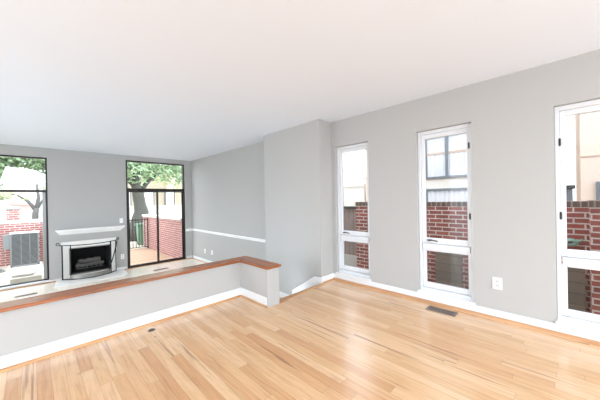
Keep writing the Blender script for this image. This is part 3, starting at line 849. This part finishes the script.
# ------------------------------------------------------------------ outdoors, beyond the window wall
gw = garden_wall('red brick alley wall with dark brick coping opposite the right hand windows', 4.72, 4.94, -4.5, 2.72, GP - .1, 1.165, M['brick'], M['brick_cap'], .0, .075)
for (y0, y1, x0, lab) in ((2.62, 2.96, 4.56, 'red brick pier at the end of the alley wall in the farthest right-hand window'),
                      (-.62, -.21, 4.42, 'red brick pier standing forward of the alley wall in the nearest window')):
    t = thing('brick_pier', ((x0 + .2), (y0 + y1) / 2, GP - .1), lab, 'pier')
    MB().box(x0, 4.719 if x0 < 4.5 else 4.719, y0, y1, GP - .1, 1.10).build('shaft', M['brick'], t)
    MB().box(x0 - .01, 4.719, y0 - .01, y1 + .01, 1.10, 1.175).build('cap', M['brick_cap'], t)
fg = thing('board_gate', (4.8, 3.8, GP - .1), 'grey-brown board gate beside the brick pier in the farthest right-hand window', 'gate')
MB().box(4.74, 4.78, 2.965, 4.9, .05, 1.03).build('boards', M['fence_wood'], fg)
MB().box(4.70, 4.82, 2.965, 4.9, 1.03, 1.08).build('cap_rail', M['bark'], fg)
MB().box(4.70, 4.82, 2.965, 4.9, GP - .1, .05).build('plinth', M['coping'], fg)
for (y0, y1, x0, z1, lab) in ((1.12, 1.50, 4.62, .375, 'dark taupe boards leaning on the brick wall in the middle window'),
                          (-.17, .38, 4.62, .37, 'dark taupe boards leaning on the brick wall in the nearest window')):
    t = MB().box(x0, x0 + .03, y0, y1, GP - .1, z1, .004, rot=Matrix.Rotation(.05, 3, 'Y'), piv=(x0, y0, z1))
    tag(t.build('leaning_board', M['fence_panel'], origin=(x0, (y0 + y1) / 2, GP - .1)), lab, 'board')
hc = MB()
for k in range(3):
    r = (.062, .05, .038)[k]
    hc.tube([(4.69 - .01 * k, -.052 + r * 1.0 * math.cos(a * math.pi / 12), .655 + r * .62 * math.sin(a * math.pi / 12)) for a in range(24)], .013, 6, closed=True)
hc.tube([(4.70, -.11, .67), (4.69, -.14, .68), (4.70, -.155, .70)], .012, 6)
tag(hc.build('garden_hose', M['hose'], origin=(4.7, -.055, .65)), 'pale green coiled hose hung on the brick wall, seen through the nearest window', 'hose')

# neighbouring buildings
def bwin(parent, x, y0, y1, z0, z1, mull=None, curtain=True, railz=None):
    mb = ring(MB(), x - .06, x - .001, y0, y1, z0, z1, .06, .06, .05)
    if mull is not None: mb.box(x - .06, x - .001, mull - .03, mull + .03, z0 + .05, z1 - .06)
    f = mb.build('window', M['frame_grey'], parent)
    n = 40; mb = MB(); front, back = [], []
    for k in range(n + 1):
        y = y0 + .06 + (y1 - y0 - .12) * k / n
        front.append((x - .026 + .018 * math.sin(k * 1.9), y)); back.append((x - .004, y))
    mb.prism(front + back[::-1], 'Z', z0 + .05, (railz if railz else z1) - .06)
    mb.build('curtain', M['curtain'], f)
    if railz:
        MB().box(x - .035, x - .004, y0 + .06, y1 - .06, railz - .06, railz).build('curtain_rail', M['rail'], f)
        MB().box(x - .012, x - .004, y0 + .06, y1 - .06, railz, z1 - .06).build('blind', M['curtain'], f)
BX = 7.2
b1 = thing('cream_building', (BX + 1.5, 2.3, GP - .1), 'cream stucco building with grey framed curtained windows opposite the middle window', 'building')
MB().box(BX, BX + 3, .62, 3.55, GP - .1, 4.6).build('wall', M['cream'], b1)
bwin(b1, BX, 1.15, 2.56, 1.71, 2.80, 2.03, True, 2.36)
bwin(b1, BX, 1.15, 2.56, .62, 1.455, None)
MB().box(BX - .03, BX + 3.03, .6, 3.55, 4.6, 4.75).build('roof', M['roof'], b1)
b2 = thing('peach_building', (BX + 1.5, -2.2, GP - .1), 'peach stucco building with a small dark window, seen through the nearest window', 'building')
MB().box(BX, BX + 3, -4.4, -.225, GP - .1, 4.4).build('wall', M['peach'], b2)
MB().box(BX - .015, BX, -4.4, -.225, 1.93, 1.955).build('band', M['rail'], b2)
bwin(b2, BX, -1.1, -.41, .7, 1.47, -.72)
MB().box(BX - .03, BX + 3.03, -4.4, -.2, 4.4, 4.5).build('roof', M['roof'], b2)
b3 = thing('peach_bay', (BX + .3, 3.95, GP - .1), 'tall narrow peach stucco bay just beyond the farthest right-hand window', 'building')
MB().box(BX, BX + .6, 3.56, 4.32, GP - .1, 4.2).build('wall', M['peach'], b3)
MB().box(BX - .02, BX + .62, 3.56, 4.34, 1.84, 1.87).build('band', M['rail'], b3)
b4 = thing('low_extension', (BX + .6, 5.6, GP - .1), 'low pale cream building beside the peach bay in the farthest right-hand window', 'building')
MB().box(BX, BX + 1.2, 4.36, 7.2, GP - .1, 1.62).build('wall', M['cream'], b4)
MB().box(BX - .04, BX + 1.24, 4.36, 7.22, 1.62, 1.70).build('roof', M['cream'], b4)
ch = thing('roof_chimney', (6.2, -.02, GP - .1), 'small dark grey capped post above the brick wall at the left of the nearest window', 'post')
MB().box(6.1, 6.3, -.10, .06, GP - .1, 1.34).build('shaft', M['frame_grey'], ch)
MB().box(6.07, 6.33, -.13, .09, 1.34, 1.40, .01).build('cap', M['bark'], ch)
